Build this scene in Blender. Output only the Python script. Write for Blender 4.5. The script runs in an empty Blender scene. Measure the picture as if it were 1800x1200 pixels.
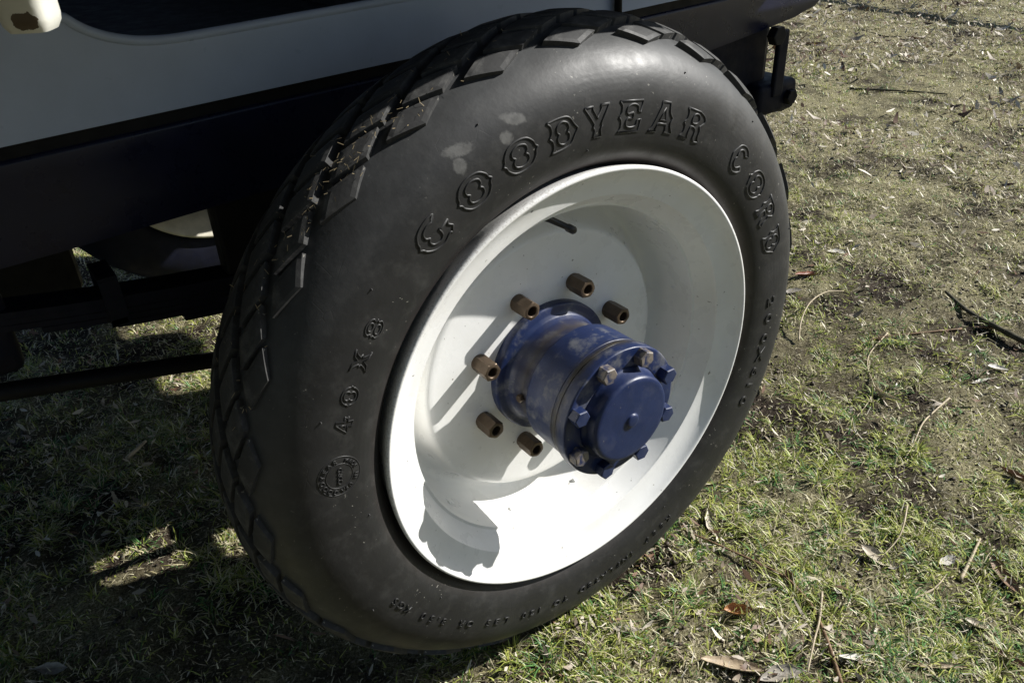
import bpy, bmesh, math, random
import numpy as np
from mathutils import Vector, Matrix

random.seed(7)
rng = np.random.default_rng(11)
PI = math.pi
Z0 = 0.482                      # height of the axle above the ground
scene = bpy.context.scene
COL = scene.collection

# ------------------------------------------------------------------ camera, sky, sun, exposure
cam_d = bpy.data.cameras.new('camera')
cam = bpy.data.objects.new('camera', cam_d)
COL.objects.link(cam)
cam.location = (-0.6183, -0.7138, 0.6620 + Z0)
yaw, pit, rol = -0.6011, 1.0223, -0.0477
Rm = Matrix.Rotation(yaw, 3, 'Z') @ Matrix.Rotation(pit, 3, 'X') @ Matrix.Rotation(rol, 3, 'Z')
cam.rotation_mode = 'QUATERNION'
cam.rotation_quaternion = Rm.to_quaternion()
cam_d.sensor_width = 36.0
cam_d.lens = 36.0 * 1438.0 / 1800.0
cam_d.clip_start = 0.02
cam_d.clip_end = 500
scene.camera = cam

SUN = Vector((0.766, -0.322, 0.557)).normalized()
w = bpy.data.worlds.new('World')
scene.world = w
w.use_nodes = True
nt = w.node_tree
sky = nt.nodes.new('ShaderNodeTexSky')
sky.sky_type = 'NISHITA'
sky.sun_disc = False
sky.sun_elevation = math.asin(SUN.z)
sky.sun_rotation = math.atan2(SUN.x, SUN.y)
bg = nt.nodes['Background']
sky.air_density = 1.0
sky.dust_density = 0.6
bg.inputs['Strength'].default_value = 0.05
nt.links.new(sky.outputs[0], bg.inputs['Color'])

sun_d = bpy.data.lights.new('sun', 'SUN')
sun_d.energy = 5.0
sun_d.angle = math.radians(0.53)
sun_d.color = (1.0, 0.975, 0.93)
sun = bpy.data.objects.new('sun', sun_d)
COL.objects.link(sun)
sun.rotation_mode = 'QUATERNION'
sun.rotation_quaternion = SUN.to_track_quat('Z', 'Y')
sun.location = (6, -3, 6)

scene.view_settings.view_transform = 'Standard'
scene.view_settings.look = 'None'
scene.view_settings.gamma = 1.0
scene.view_settings.use_curve_mapping = False
scene.view_settings.exposure = 0.62

# ------------------------------------------------------------------ helpers
def link_obj(name, me, parent=None, mat=None, smooth=False, loc=None):
    if mat is not None and len(me.materials) == 0:
        me.materials.append(mat)
    if smooth:
        me.polygons.foreach_set('use_smooth', np.ones(len(me.polygons), dtype=bool))
    o = bpy.data.objects.new(name, me)
    COL.objects.link(o)
    if parent is not None:
        o.parent = parent
    if loc is not None:
        o.location = loc
    return o

def tag(o, label, cat, group=None):
    o['label'] = label
    o['category'] = cat
    if group:
        o['group'] = group
    return o

def mesh_np(name, v, f, smooth=False):
    """v: (n,3) array, f: list of (m,k) index arrays"""
    me = bpy.data.meshes.new(name)
    v = np.asarray(v, dtype=np.float32)
    fs = [np.asarray(a, dtype=np.int32) for a in f if len(a)]
    loops = np.concatenate([a.ravel() for a in fs])
    tot = np.concatenate([np.full(len(a), a.shape[1], dtype=np.int32) for a in fs])
    start = np.concatenate([[0], np.cumsum(tot)[:-1]]).astype(np.int32)
    me.vertices.add(len(v))
    me.vertices.foreach_set('co', v.ravel())
    me.loops.add(len(loops))
    me.loops.foreach_set('vertex_index', loops)
    me.polygons.add(len(tot))
    me.polygons.foreach_set('loop_start', start)
    me.polygons.foreach_set('loop_total', tot)
    if smooth:
        me.polygons.foreach_set('use_smooth', np.ones(len(tot), dtype=bool))
    me.update(calc_edges=True)
    me.validate()
    return me

def grid_faces(nu, nv, wrap_u=False):
    iu = np.arange(nu if wrap_u else nu - 1)
    iv = np.arange(nv - 1)
    a, b = np.meshgrid(iu, iv, indexing='ij')
    a = a.ravel(); b = b.ravel()
    a2 = (a + 1) % nu
    return np.stack([a * nv + b, a2 * nv + b, a2 * nv + b + 1, a * nv + b + 1], 1)

def lathe(name, prof, seg=160, close_end=False):
    """prof: list of (r, y); revolved about the Y axis"""
    p = np.asarray(prof, float)
    th = np.linspace(0, 2 * PI, seg, endpoint=False)
    v = np.stack([np.outer(np.cos(th), p[:, 0]), np.outer(np.ones(seg), p[:, 1]), np.outer(np.sin(th), p[:, 0])], -1).reshape(-1, 3)
    return mesh_np(name, v, [grid_faces(seg, len(p), True)])

def lathe_hard(name, profs, seg=160):
    th = np.linspace(0, 2 * PI, seg, endpoint=False)
    V = []; F = []; m0 = 0
    for prof in profs:
        p = np.asarray(prof, float)
        v = np.stack([np.outer(np.cos(th), p[:, 0]), np.outer(np.ones(seg), p[:, 1]), np.outer(np.sin(th), p[:, 0])], -1).reshape(-1, 3)
        V.append(v); F.append(grid_faces(seg, len(p), True) + m0); m0 += len(v)
    return mesh_np(name, np.concatenate(V), F, True)

def rounded(prof, k=3, r=0.0025):
    """round every corner of a (r,y) polyline with a small fillet"""
    P = [np.array(q, float) for q in prof]
    out = [P[0]]
    for i in range(1, len(P) - 1):
        a, b, c = P[i - 1], P[i], P[i + 1]
        la, lc = np.linalg.norm(a - b), np.linalg.norm(c - b)
        d = min(r, la * .45, lc * .45)
        p0 = b + (a - b) / la * d
        p1 = b + (c - b) / lc * d
        for t in np.linspace(0, 1, k + 1):
            out.append((1 - t) ** 2 * p0 + 2 * t * (1 - t) * b + t * t * p1)
    out.append(P[-1])
    return out

def tube_vf(pts, rad, n=8, caps=True):
    pts = [Vector(p) for p in pts]
    if not hasattr(rad, '__len__'):
        rad = [rad] * len(pts)
    V = []; F = []
    up = Vector((0.13, 0.31, 0.94))
    for i, p in enumerate(pts):
        t = (pts[min(i + 1, len(pts) - 1)] - pts[max(i - 1, 0)]).normalized()
        a = t.cross(up)
        if a.length < 1e-4:
            a = t.cross(Vector((1, 0, 0)))
        a.normalize()
        b = a.cross(t).normalized()
        for k in range(n):
            an = 2 * PI * k / n
            V.append(p + (a * math.cos(an) + b * math.sin(an)) * rad[i])
    for i in range(len(pts) - 1):
        for k in range(n):
            F.append((i * n + k, i * n + (k + 1) % n, (i + 1) * n + (k + 1) % n, (i + 1) * n + k))
    if caps:
        F.append(tuple(range(n))[::-1])
        F.append(tuple((len(pts) - 1) * n + k for k in range(n)))
    return V, F

def mesh_vf(name, V, F):
    me = bpy.data.meshes.new(name)
    me.from_pydata([tuple(v) for v in V], [], F)
    me.update()
    return me

def tube(name, pts, rad, n=8, caps=True):
    return mesh_vf(name, *tube_vf(pts, rad, n, caps))

def box_bm(bm, x0, x1, y0, y1, z0, z1):
    r = bmesh.ops.create_cube(bm, size=1.0)
    for v in r['verts']:
        v.co = Vector(((x0 + x1) / 2 + v.co.x * (x1 - x0), (y0 + y1) / 2 + v.co.y * (y1 - y0), (z0 + z1) / 2 + v.co.z * (z1 - z0)))
    return r['verts']

def bevel_all(bm, w_, seg=2):
    bmesh.ops.bevel(bm, geom=[e for e in bm.edges], offset=w_, segments=seg, profile=0.5, affect='EDGES')

def bm_mesh(name, bm):
    me = bpy.data.meshes.new(name)
    bmesh.ops.recalc_face_normals(bm, faces=bm.faces)
    bm.to_mesh(me)
    bm.free()
    return me

def box_mesh(name, x0, x1, y0, y1, z0, z1, bev=0.004):
    bm = bmesh.new()
    box_bm(bm, x0, x1, y0, y1, z0, z1)
    if bev:
        bevel_all(bm, bev)
    return bm_mesh(name, bm)

def smooth_poly(pts, n=5):
    """pts: list of (x,y,corner) closed contour; catmull-rom between corners"""
    N = len(pts)
    out = []
    for i in range(N):
        p1 = np.array(pts[i][:2]); p2 = np.array(pts[(i + 1) % N][:2])
        c1, c2 = pts[i][2], pts[(i + 1) % N][2]
        p0 = np.array(pts[i - 1][:2]) if not c1 else p1 - (p2 - p1) * .6
        p3 = np.array(pts[(i + 2) % N][:2]) if not c2 else p2 + (p2 - p1) * .6
        if c1 and c2:
            out.append(p1); continue
        for t in np.linspace(0, 1, n, endpoint=False):
            out.append(.5 * ((2 * p1) + (p2 - p0) * t + (2 * p0 - 5 * p1 + 4 * p2 - p3) * t * t + (3 * p1 - p0 - 3 * p2 + p3) * t ** 3))
    return out

# --- numpy value noise
def vnoise(x, y, seed=0):
    xi = np.floor(x).astype(np.int64); yi = np.floor(y).astype(np.int64)
    fx = x - xi; fy = y - yi
    fx = fx * fx * (3 - 2 * fx); fy = fy * fy * (3 - 2 * fy)
    def h(a, b):
        n = (a * 374761393 + b * 668265263 + seed * 974634777) & 0xffffffff
        n = ((n ^ (n >> 13)) * 1274126177) & 0xffffffff
        n = n ^ (n >> 16)
        return (n & 0xffff) / 65535.0
    return (h(xi, yi) * (1 - fx) + h(xi + 1, yi) * fx) * (1 - fy) + (h(xi, yi + 1) * (1 - fx) + h(xi + 1, yi + 1) * fx) * fy

def fbm(x, y, seed=0, octv=4):
    s = 0; a = .5; tot = 0
    for k in range(octv):
        s = s + a * vnoise(x * 2 ** k, y * 2 ** k, seed + k); tot += a; a *= .5
    return s / tot

def ground_h(x, y):
    return (fbm(x * 2.2, y * 2.2, 3, 3) - .5) * 0.03 + (fbm(x * 13, y * 13, 9, 3) - .5) * 0.026 + (fbm(x * 45, y * 45, 19, 2) - .5) * 0.008

# --- materials
def new_mat(name):
    m = bpy.data.materials.new(name)
    m.use_nodes = True
    nt = m.node_tree
    return m, nt, nt.nodes['Principled BSDF']

class N:
    def __init__(s, nt):
        s.nt = nt
        s.tc = nt.nodes.new('ShaderNodeTexCoord')
    def noise(s, scale, detail=4, rough=.55, vec=None):
        n = s.nt.nodes.new('ShaderNodeTexNoise')
        n.inputs['Scale'].default_value = scale
        n.inputs['Detail'].default_value = detail
        n.inputs['Roughness'].default_value = rough
        s.nt.links.new(vec if vec is not None else s.tc.outputs['Object'], n.inputs['Vector'])
        return n.outputs['Fac']
    def ramp(s, fac, stops):
        n = s.nt.nodes.new('ShaderNodeValToRGB')
        el = n.color_ramp.elements
        while len(el) < len(stops):
            el.new(0.5)
        for e, (p, c) in zip(el, stops):
            e.position = p
            e.color = (*c, 1) if hasattr(c, '__len__') else (c, c, c, 1)
        s.nt.links.new(fac, n.inputs['Fac'])
        return n.outputs['Color']
    def mix(s, fac, a, b, mode='MIX'):
        n = s.nt.nodes.new('ShaderNodeMix')
        n.data_type = 'RGBA'
        n.blend_type = mode
        for i, val in ((0, fac), (6, a), (7, b)):
            if isinstance(val, (int, float)):
                n.inputs[i].default_value = val if i == 0 else (val, val, val, 1)
            elif isinstance(val, tuple):
                n.inputs[i].default_value = (*val, 1)
            else:
                s.nt.links.new(val, n.inputs[i])
        return n.outputs[2]
    def math(s, op, a, b=None, c=None, clamp=False):
        n = s.nt.nodes.new('ShaderNodeMath')
        n.operation = op
        n.use_clamp = clamp
        for i, val in enumerate((a, b, c)):
            if val is None:
                continue
            if isinstance(val, (int, float)):
                n.inputs[i].default_value = val
            else:
                s.nt.links.new(val, n.inputs[i])
        return n.outputs[0]
    def sep(s, vec=None):
        n = s.nt.nodes.new('ShaderNodeSeparateXYZ')
        s.nt.links.new(vec if vec is not None else s.tc.outputs['Object'], n.inputs[0])
        return n.outputs
    def bump(s, h, strength=.3, dist=.002):
        n = s.nt.nodes.new('ShaderNodeBump')
        n.inputs['Strength'].default_value = strength
        n.inputs['Distance'].default_value = dist
        s.nt.links.new(h, n.inputs['Height'])
        return n.outputs['Normal']

def lk(nt, a, b):
    nt.links.new(a, b)

def setp(b, **kw):
    for k, v in kw.items():
        b.inputs[k.replace('_', ' ')].default_value = v

# rubber
def make_rubber(marks, k_=1.0):
    m, nt, b = new_mat('black_rubber')
    n = N(nt)
    big = n.noise(9, 5, .6)
    fine = n.noise(140, 3, .6)
    dust = n.noise(34, 6, .7)
    base = n.ramp(big, [(.3, (.013 * k_,) * 3), (.55, (.019 * k_,) * 3), (.75, (.028 * k_,) * 3)])
    d = n.ramp(dust, [(.5, 0.0), (.72, 1.0)])
    d = n.math('MULTIPLY', d, .35)
    base = n.mix(d, base, (.075 * k_, .074 * k_, .070 * k_))
    speck = n.ramp(n.noise(230, 2, .5), [(.70, 0.0), (.73, 1.0)])
    speck = n.math('MULTIPLY', speck, n.ramp(n.noise(13, 3, .6), [(.5, 0.0), (.62, 1.0)]))
    base = n.mix(speck, base, (.26, .25, .22))
    if marks:
        x, y, z = n.sep()
        acc = None
        for (cx, cz, ax, az, rot) in marks:
            dx = n.math('SUBTRACT', x, cx); dz = n.math('SUBTRACT', z, cz)
            c, s_ = math.cos(rot), math.sin(rot)
            u = n.math('DIVIDE', n.math('ADD', n.math('MULTIPLY', dx, c), n.math('MULTIPLY', dz, s_)), ax)
            v = n.math('DIVIDE', n.math('ADD', n.math('MULTIPLY', dx, -s_), n.math('MULTIPLY', dz, c)), az)
            r2 = n.math('ADD', n.math('MULTIPLY', u, u), n.math('MULTIPLY', v, v))
            r2 = n.math('ADD', r2, n.math('MULTIPLY', n.math('SUBTRACT', n.noise(75, 5, .65), .5), 3.4))
            k = n.math('MULTIPLY', n.math('SUBTRACT', 1.15, r2, clamp=True), 1.5, clamp=True)
            acc = k if acc is None else n.math('MAXIMUM', acc, k)
        rr0 = n.math('SQRT', n.math('ADD', n.math('MULTIPLY', x, x), n.math('MULTIPLY', z, z)))
        ring = n.math('MULTIPLY', n.math('SUBTRACT', rr0, .420), 18, clamp=True)
        ring = n.math('MULTIPLY', ring, n.ramp(n.noise(20, 6, .7), [(.25, .35), (.7, 1.0)]))
        base = n.mix(n.math('MULTIPLY', ring, .85), base, (.080, .083, .085))
        side = n.math('LESS_THAN', y, .05)
        acc = n.math('MULTIPLY', n.math('MULTIPLY', acc, side), .6)
        acc = n.math('MULTIPLY', acc, n.ramp(n.noise(90, 4), [(.3, .55), (.6, 1.0)]))
        base = n.mix(acc, base, (.17, .168, .16))
        # brownish bloom near the bead
        rr = n.math('SQRT', n.math('ADD', n.math('MULTIPLY', x, x), n.math('MULTIPLY', z, z)))
        bead = n.math('MULTIPLY', n.ramp(n.math('MULTIPLY', n.math('SUBTRACT', .345, rr), 40), [(.0, 0.0), (.9, 1.0)]), .5)
        base = n.mix(bead, base, (.030, .021, .016))
    lk(nt, base, b.inputs['Base Color'])
    lk(nt, n.ramp(n.noise(22, 5, .65), [(.3, .44), (.7, .60)]), b.inputs['Roughness'])
    setp(b, Specular_IOR_Level=.42 if k_ < 2 else .15)
    hgt = n.math('ADD', fine, n.math('MULTIPLY', n.noise(30, 3), .8))
    if marks:
        wob = n.math('ADD', n.math('MULTIPLY', rr0, 900.0), n.math('MULTIPLY', n.noise(12, 3), 3.0))
        rings = n.math('MULTIPLY', n.math('SINE', wob), n.ramp(n.noise(8, 4), [(.45, 0.0), (.7, .11)]))
        hgt = n.math('ADD', hgt, rings)
        scr = n.nt.nodes.new('ShaderNodeTexVoronoi')
        scr.feature = 'DISTANCE_TO_EDGE'
        scr.inputs['Scale'].default_value = 26
        nt.links.new(n.tc.outputs['Object'], scr.inputs['Vector'])
        crack = n.math('MULTIPLY', n.ramp(scr.outputs['Distance'], [(.0, 1.0), (.012, 0.0)]), n.ramp(n.noise(9, 3), [(.55, 0.0), (.62, 1.0)]))
        hgt = n.math('SUBTRACT', hgt, n.math('MULTIPLY', crack, .5))
    lk(nt, n.bump(hgt, .18, .0012), b.inputs['Normal'])
    return m

def P_(r, deg):
    return r * math.cos(math.radians(deg)), r * math.sin(math.radians(deg))
mk = []
for (r, t, ax, az) in ((.4219, 105.3, .017, .0062), (.4271, 115.0, .018, .0068), (.4082, 107.6, .008, .008), (.4139, 116.4, .008, .009)):
    cx, cz = P_(r, t)
    mk.append((cx, cz, ax, az, -.25 if t < 110 else .12))
M_rub = make_rubber(mk)
M_tread = make_rubber(None, 3.2); M_tread.name = 'tread_rubber'

def paint(name, col, rough=.3, var=.12, bump=.05, dirt=None, spec=.5, scale=18):
    m, nt, b = new_mat(name)
    n = N(nt)
    f = n.noise(scale, 5, .6)
    lo = tuple(c * (1 - var) for c in col); hi = tuple(min(1, c * (1 + var)) for c in col)
    c_ = n.ramp(f, [(.3, lo), (.7, hi)])
    if dirt:
        dm = n.ramp(n.noise(55, 6, .7), [(.58, 0.0), (.75, 1.0)])
        c_ = n.mix(n.math('MULTIPLY', dm, .5), c_, dirt)
    lk(nt, c_, b.inputs['Base Color'])
    lk(nt, n.ramp(n.noise(40, 4), [(.3, rough * .8), (.7, rough * 1.25)]), b.inputs['Roughness'])
    setp(b, Specular_IOR_Level=spec)
    lk(nt, n.bump(n.noise(420, 2), bump, .0006), b.inputs['Normal'])
    return m

def make_rim_mat():
    m, nt, b = new_mat('cream_rim_paint')
    n = N(nt)
    x, y, z = n.sep()
    c_ = n.ramp(n.noise(14, 5, .6), [(.3, (.81, .81, .79)), (.7, (.87, .87, .85))])
    # scattered dark chips and dust nicks
    chip = n.math('MULTIPLY', n.ramp(n.noise(150, 2, .4), [(.735, 0.0), (.75, 1.0)]), n.ramp(n.noise(11, 2), [(.45, 0.0), (.55, 1.0)]))
    c_ = n.mix(n.math('MULTIPLY', chip, .8), c_, (.10, .08, .06))
    # worn lip of the flange
    rr = n.math('SQRT', n.math('ADD', n.math('MULTIPLY', x, x), n.math('MULTIPLY', z, z)))
    lip = n.math('MULTIPLY', n.math('GREATER_THAN', rr, .3165), n.ramp(n.noise(330, 3, .7), [(.50, 0.0), (.60, 1.0)]))
    c_ = n.mix(n.math('MULTIPLY', lip, .35), c_, (.16, .12, .09))
    dust = n.ramp(n.noise(6, 5, .6), [(.45, 0.0), (.75, .35)])
    c_ = n.mix(dust, c_, (.60, .57, .48))
    lk(nt, c_, b.inputs['Base Color'])
    lk(nt, n.ramp(n.noise(30, 4), [(.3, .24), (.7, .36)]), b.inputs['Roughness'])
    lk(nt, n.bump(n.math('ADD', n.noise(260, 3), n.math('MULTIPLY', n.noise(26, 2), 2.0)), .10, .0012), b.inputs['Normal'])
    return m
M_rim = make_rim_mat()

def make_hub_mat(cap=False, bare=False):
    m, nt, b = new_mat('navy_hub_cap_paint' if cap else 'navy_hub_paint')
    n = N(nt)
    x, y, z = n.sep()
    c_ = n.ramp(n.noise(30, 5, .6), [(.3, (.007, .016, .060)), (.7, (.013, .025, .086))])
    amount = .14 if cap else .95
    worn = n.ramp(n.noise(24, 6, .68), [(.52, 0.0), (.66, 1.0)])
    if bare:
        worn = n.ramp(n.noise(70, 5, .6), [(.38, 0.0), (.52, 1.0)])
    c_ = n.mix(n.math('MULTIPLY', worn, amount), c_, (.20, .17, .14) if bare else (.125, .13, .145))
    fleck = n.ramp(n.noise(150, 3, .6), [(.70, 0.0), (.74, 1.0)])
    c_ = n.mix(n.math('MULTIPLY', fleck, .6), c_, (.30, .27, .23))
    if not cap and not bare:
        yy = n.math('ADD', y, n.math('MULTIPLY', n.math('SUBTRACT', n.noise(60, 4), .5), .022))
        g = n.math('SUBTRACT', 1.0, n.math('DIVIDE', n.math('ABSOLUTE', n.math('ADD', yy, .038)), .014), clamp=True)
        g = n.math('MULTIPLY', g, n.ramp(n.noise(45, 4), [(.3, .55), (.55, 1.0)]))
        c_ = n.mix(n.math('MULTIPLY', g, 1.2, clamp=True), c_, (.030, .026, .020))
        g2 = n.math('SUBTRACT', 1.0, n.math('DIVIDE', n.math('ABSOLUTE', n.math('SUBTRACT', yy, .052)), .024), clamp=True)
        c_ = n.mix(n.math('MULTIPLY', g2, .8), c_, (.05, .042, .035))
    lk(nt, c_, b.inputs['Base Color'])
    lk(nt, n.ramp(n.noise(50, 5), [(.3, .30), (.7, .55)]), b.inputs['Roughness'])
    lk(nt, n.bump(n.noise(90, 5, .65), .25, .0012), b.inputs['Normal'])
    return m
M_hub = make_hub_mat()
M_cap = make_hub_mat(True)

def metal(name, col, rough=.4, met=.7):
    m, nt, b = new_mat(name)
    n = N(nt)
    lk(nt, n.ramp(n.noise(90, 5, .65), [(.3, tuple(c * .65 for c in col)), (.7, tuple(c * 1.25 for c in col))]), b.inputs['Base Color'])
    lk(nt, n.ramp(n.noise(120, 4), [(.3, rough * .75), (.7, rough * 1.3)]), b.inputs['Roughness'])
    setp(b, Metallic=met)
    lk(nt, n.bump(n.noise(300, 3), .2, .0006), b.inputs['Normal'])
    return m
M_nut = metal('bronze_plated_nut', (.125, .090, .060), .40, .55)
M_bolt = make_hub_mat(True); M_bolt.name = 'navy_bolt_paint'
M_bare = make_hub_mat(False, True); M_bare.name = 'worn_bolt_paint'
M_valve = paint('black_valve_rubber', (.012, .012, .012), .4)
M_navy = paint('navy_chassis_paint', (.006, .008, .027), .3, .2, .08, (.02, .02, .024), .35)
M_dark_navy = paint('dark_navy_spring_paint', (.004, .005, .013), .6, .3, .3, (.012, .011, .010), .2)  # darker, rougher navy with grime flecks
M_dark = paint('black_underbody_paint', (.006, .006, .007), .6, .3, .2, (.014, .013, .011), .22)
M_panel = paint('shade_toned_body_paint', (.39, .46, .60), .34, .04, .03)  # white body paint darkened and blued to carry the panel's shade
M_inside = paint('dark_cab_lining', (.02, .019, .017), .6)

def make_post_mat():
    m, nt, b = new_mat('peeling_cream_post')
    n = N(nt)
    x, y, z = n.sep()
    c_ = n.ramp(n.noise(30, 4), [(.3, (.62, .62, .55)), (.7, (.72, .71, .64))])
    # patch of bare rusty metal near the foot
    u = n.math('DIVIDE', n.math('SUBTRACT', x, .004), .0115)
    v = n.math('DIVIDE', n.math('SUBTRACT', z, .012), .0085)
    r2 = n.math('ADD', n.math('MULTIPLY', u, u), n.math('MULTIPLY', v, v))
    r2 = n.math('ADD', r2, n.math('MULTIPLY', n.math('SUBTRACT', n.noise(130, 4), .5), 2.4))
    k = n.math('LESS_THAN', r2, .9)
    c_ = n.mix(k, c_, (.09, .065, .04))
    lk(nt, c_, b.inputs['Base Color'])
    setp(b, Roughness=.3)
    lk(nt, n.bump(n.math('ADD', n.noise(100, 4), n.math('MULTIPLY', k, -2.0)), .4, .001), b.inputs['Normal'])
    return m
M_post = make_post_mat()

def make_soil():
    m, nt, b = new_mat('dry_soil')
    n = N(nt)
    base = n.ramp(n.noise(10, 6, .65), [(.3, (.016, .011, .0075)), (.55, (.034, .025, .017)), (.75, (.070, .053, .037))])
    gx_, gy_, gz_ = n.sep()
    dryland = n.math('MULTIPLY', n.math('SUBTRACT', n.math('ADD', gx_, n.math('MULTIPLY', gy_, .6)), 1.3), .05)
    dryland = n.math('MINIMUM', n.math('MAXIMUM', dryland, 0.0), .10)
    thatch = n.ramp(n.math('ADD', n.noise(3.2, 5, .65), dryland), [(.44, 0.0), (.62, 1.0)])
    tc = n.ramp(n.noise(240, 6, .75), [(.34, (.022, .019, .010)), (.47, (.18, .165, .085)), (.55, (.32, .29, .16)), (.66, (.62, .57, .40))])
    base = n.mix(n.math('MULTIPLY', thatch, .85), base, tc)
    fleck = n.ramp(n.noise(210, 3, .6), [(.60, 0.0), (.68, 1.0)])
    base = n.mix(n.math('MULTIPLY', fleck, .7), base, (.38, .33, .26))
    lk(nt, base, b.inputs['Base Color'])
    setp(b, Roughness=.95, Specular_IOR_Level=.15)
    lk(nt, n.bump(n.math('ADD', n.noise(120, 5, .7), n.noise(40, 4)), .9, .008), b.inputs['Normal'])
    return m
M_soil = make_soil()

def make_attr_mat(name, rough=.6, trans=.0, spec=.3):
    m, nt, b = new_mat(name)
    a = nt.nodes.new('ShaderNodeAttribute')
    a.attribute_name = 'tint'
    lk(nt, a.outputs['Color'], b.inputs['Base Color'])
    setp(b, Roughness=rough, Specular_IOR_Level=spec)
    if trans:
        tr = nt.nodes.new('ShaderNodeBsdfTranslucent')
        lk(nt, a.outputs['Color'], tr.inputs['Color'])
        mx = nt.nodes.new('ShaderNodeMixShader')
        mx.inputs[0].default_value = trans
        lk(nt, b.outputs[0], mx.inputs[1]); lk(nt, tr.outputs[0], mx.inputs[2])
        lk(nt, mx.outputs[0], nt.nodes['Material Output'].inputs['Surface'])
    return m
M_grass = make_attr_mat('grass_blade', .45, .25, .4)
M_straw = make_attr_mat('dead_grass', .6, .1, .3)
M_chip = make_attr_mat('leaf_litter', .55, .05, .4)

def leaf_mat(name, col, vein):
    m, nt, b = new_mat(name)
    n = N(nt)
    x, y, z = n.sep()
    c_ = n.ramp(n.noise(90, 5, .65), [(.3, tuple(c * .6 for c in col)), (.7, tuple(min(1, c * 1.2) for c in col))])
    mid = n.math('LESS_THAN', n.math('ABSOLUTE', y), .0012)
    c_ = n.mix(n.math('MULTIPLY', mid, .7), c_, vein)
    st = n.nt.nodes.new('ShaderNodeTexWave')
    st.inputs['Scale'].default_value = 120
    st.inputs['Distortion'].default_value = 3
    lk(nt, n.tc.outputs['Object'], st.inputs['Vector'])
    c_ = n.mix(n.math('MULTIPLY', st.outputs['Fac'], .2), c_, vein)
    lk(nt, c_, b.inputs['Base Color'])
    setp(b, Roughness=.5)
    lk(nt, n.bump(n.noise(200, 4), .4, .001), b.inputs['Normal'])
    return m
LM_ = {
    'tan': leaf_mat('tan_dry_leaf', (.42, .33, .22), (.55, .46, .33)),
    'orange': leaf_mat('orange_dry_leaf', (.38, .17, .06), (.55, .36, .16)),
    'pale': leaf_mat('pale_dry_leaf', (.52, .46, .35), (.36, .29, .20)),
    'brown': leaf_mat('brown_dry_leaf', (.20, .12, .07), (.34, .24, .15)),
    'red': leaf_mat('russet_dry_leaf', (.22, .065, .03), (.30, .14, .08)),
    'grey': leaf_mat('grey_dry_leaf', (.34, .31, .26), (.22, .19, .16)),
    'white': leaf_mat('bleached_dry_leaf', (.68, .65, .57), (.55, .5, .42)),
}
M_twig = {
    'pale': paint('pale_dry_stem', (.42, .35, .24), .6, .25, .3, None, .3, 90),
    'brown': paint('brown_dry_stem', (.20, .125, .07), .6, .35, .3, None, .3, 90),
    'dark': paint('dark_weathered_stick', (.06, .055, .035), .7, .4, .5, (.13, .12, .09), .2, 60),
}

# ------------------------------------------------------------------ ground
def axis_lines(segs):
    out = []
    for a, b, st in segs:
        out.append(np.arange(a, b, st))
    out.append(np.array([segs[-1][1]]))
    return np.concatenate(out)
gx = axis_lines([(-60, -8, 4), (-8, -1.6, .25), (-1.6, 2.0, .011), (2.0, 7.0, .04), (7, 60, 4)])
gy = axis_lines([(-60, -6, 4), (-6, -1.0, .25), (-1.0, 1.8, .011), (1.8, 4.5, .04), (4.5, 9, .25), (9, 60, 4)])
X, Y = np.meshgrid(gx, gy, indexing='ij')
H = ground_h(X, Y)
v = np.stack([X, Y, H], -1).reshape(-1, 3)
me = mesh_np('ground', v, [grid_faces(len(gx), len(gy))], True)
g = link_obj('ground', me, None, M_soil)
g['kind'] = 'structure'

# ------------------------------------------------------------------ grass, dead stems, litter (uncountable)
CAMXY = np.array([cam.location.x, cam.location.y])
def scatter(n, rmin, rmax, falloff, ref=1.2):
    out = []
    got = 0
    while got < n:
        k = n * 4
        r = np.sqrt(rng.uniform(rmin ** 2, rmax ** 2, k))
        keep = rng.uniform(0, 1, k) < np.minimum(1, (ref / r) ** falloff)
        r = r[keep]
        a = np.radians(rng.uniform(-6, 122, len(r)))
        p = np.stack([CAMXY[0] + r * np.cos(a), CAMXY[1] + r * np.sin(a)], 1)
        out.append(p); got += len(p)
    p = np.concatenate(out)[:n]
    return p

def cover(p):
    """0..1 how grassy a place is"""
    a = fbm(p[:, 0] * 2.6, p[:, 1] * 2.6, 21, 3)
    b = fbm(p[:, 0] * 11, p[:, 1] * 11, 33, 3)
    return np.clip((a * .55 + b * .45 - .42) / .16 + near_truck(p), 0, 1)

def near_truck(p):
    """grass stands a little thicker beside and under the truck, where nobody walks"""
    return 0.5 * np.exp(-((p[:, 0] + .52) ** 2 + (p[:, 1] - .68) ** 2) / .10)

def under_tyre(p):
    return (np.abs(p[:, 0]) < .13) & (p[:, 1] > .03) & (p[:, 1] < .17)

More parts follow.
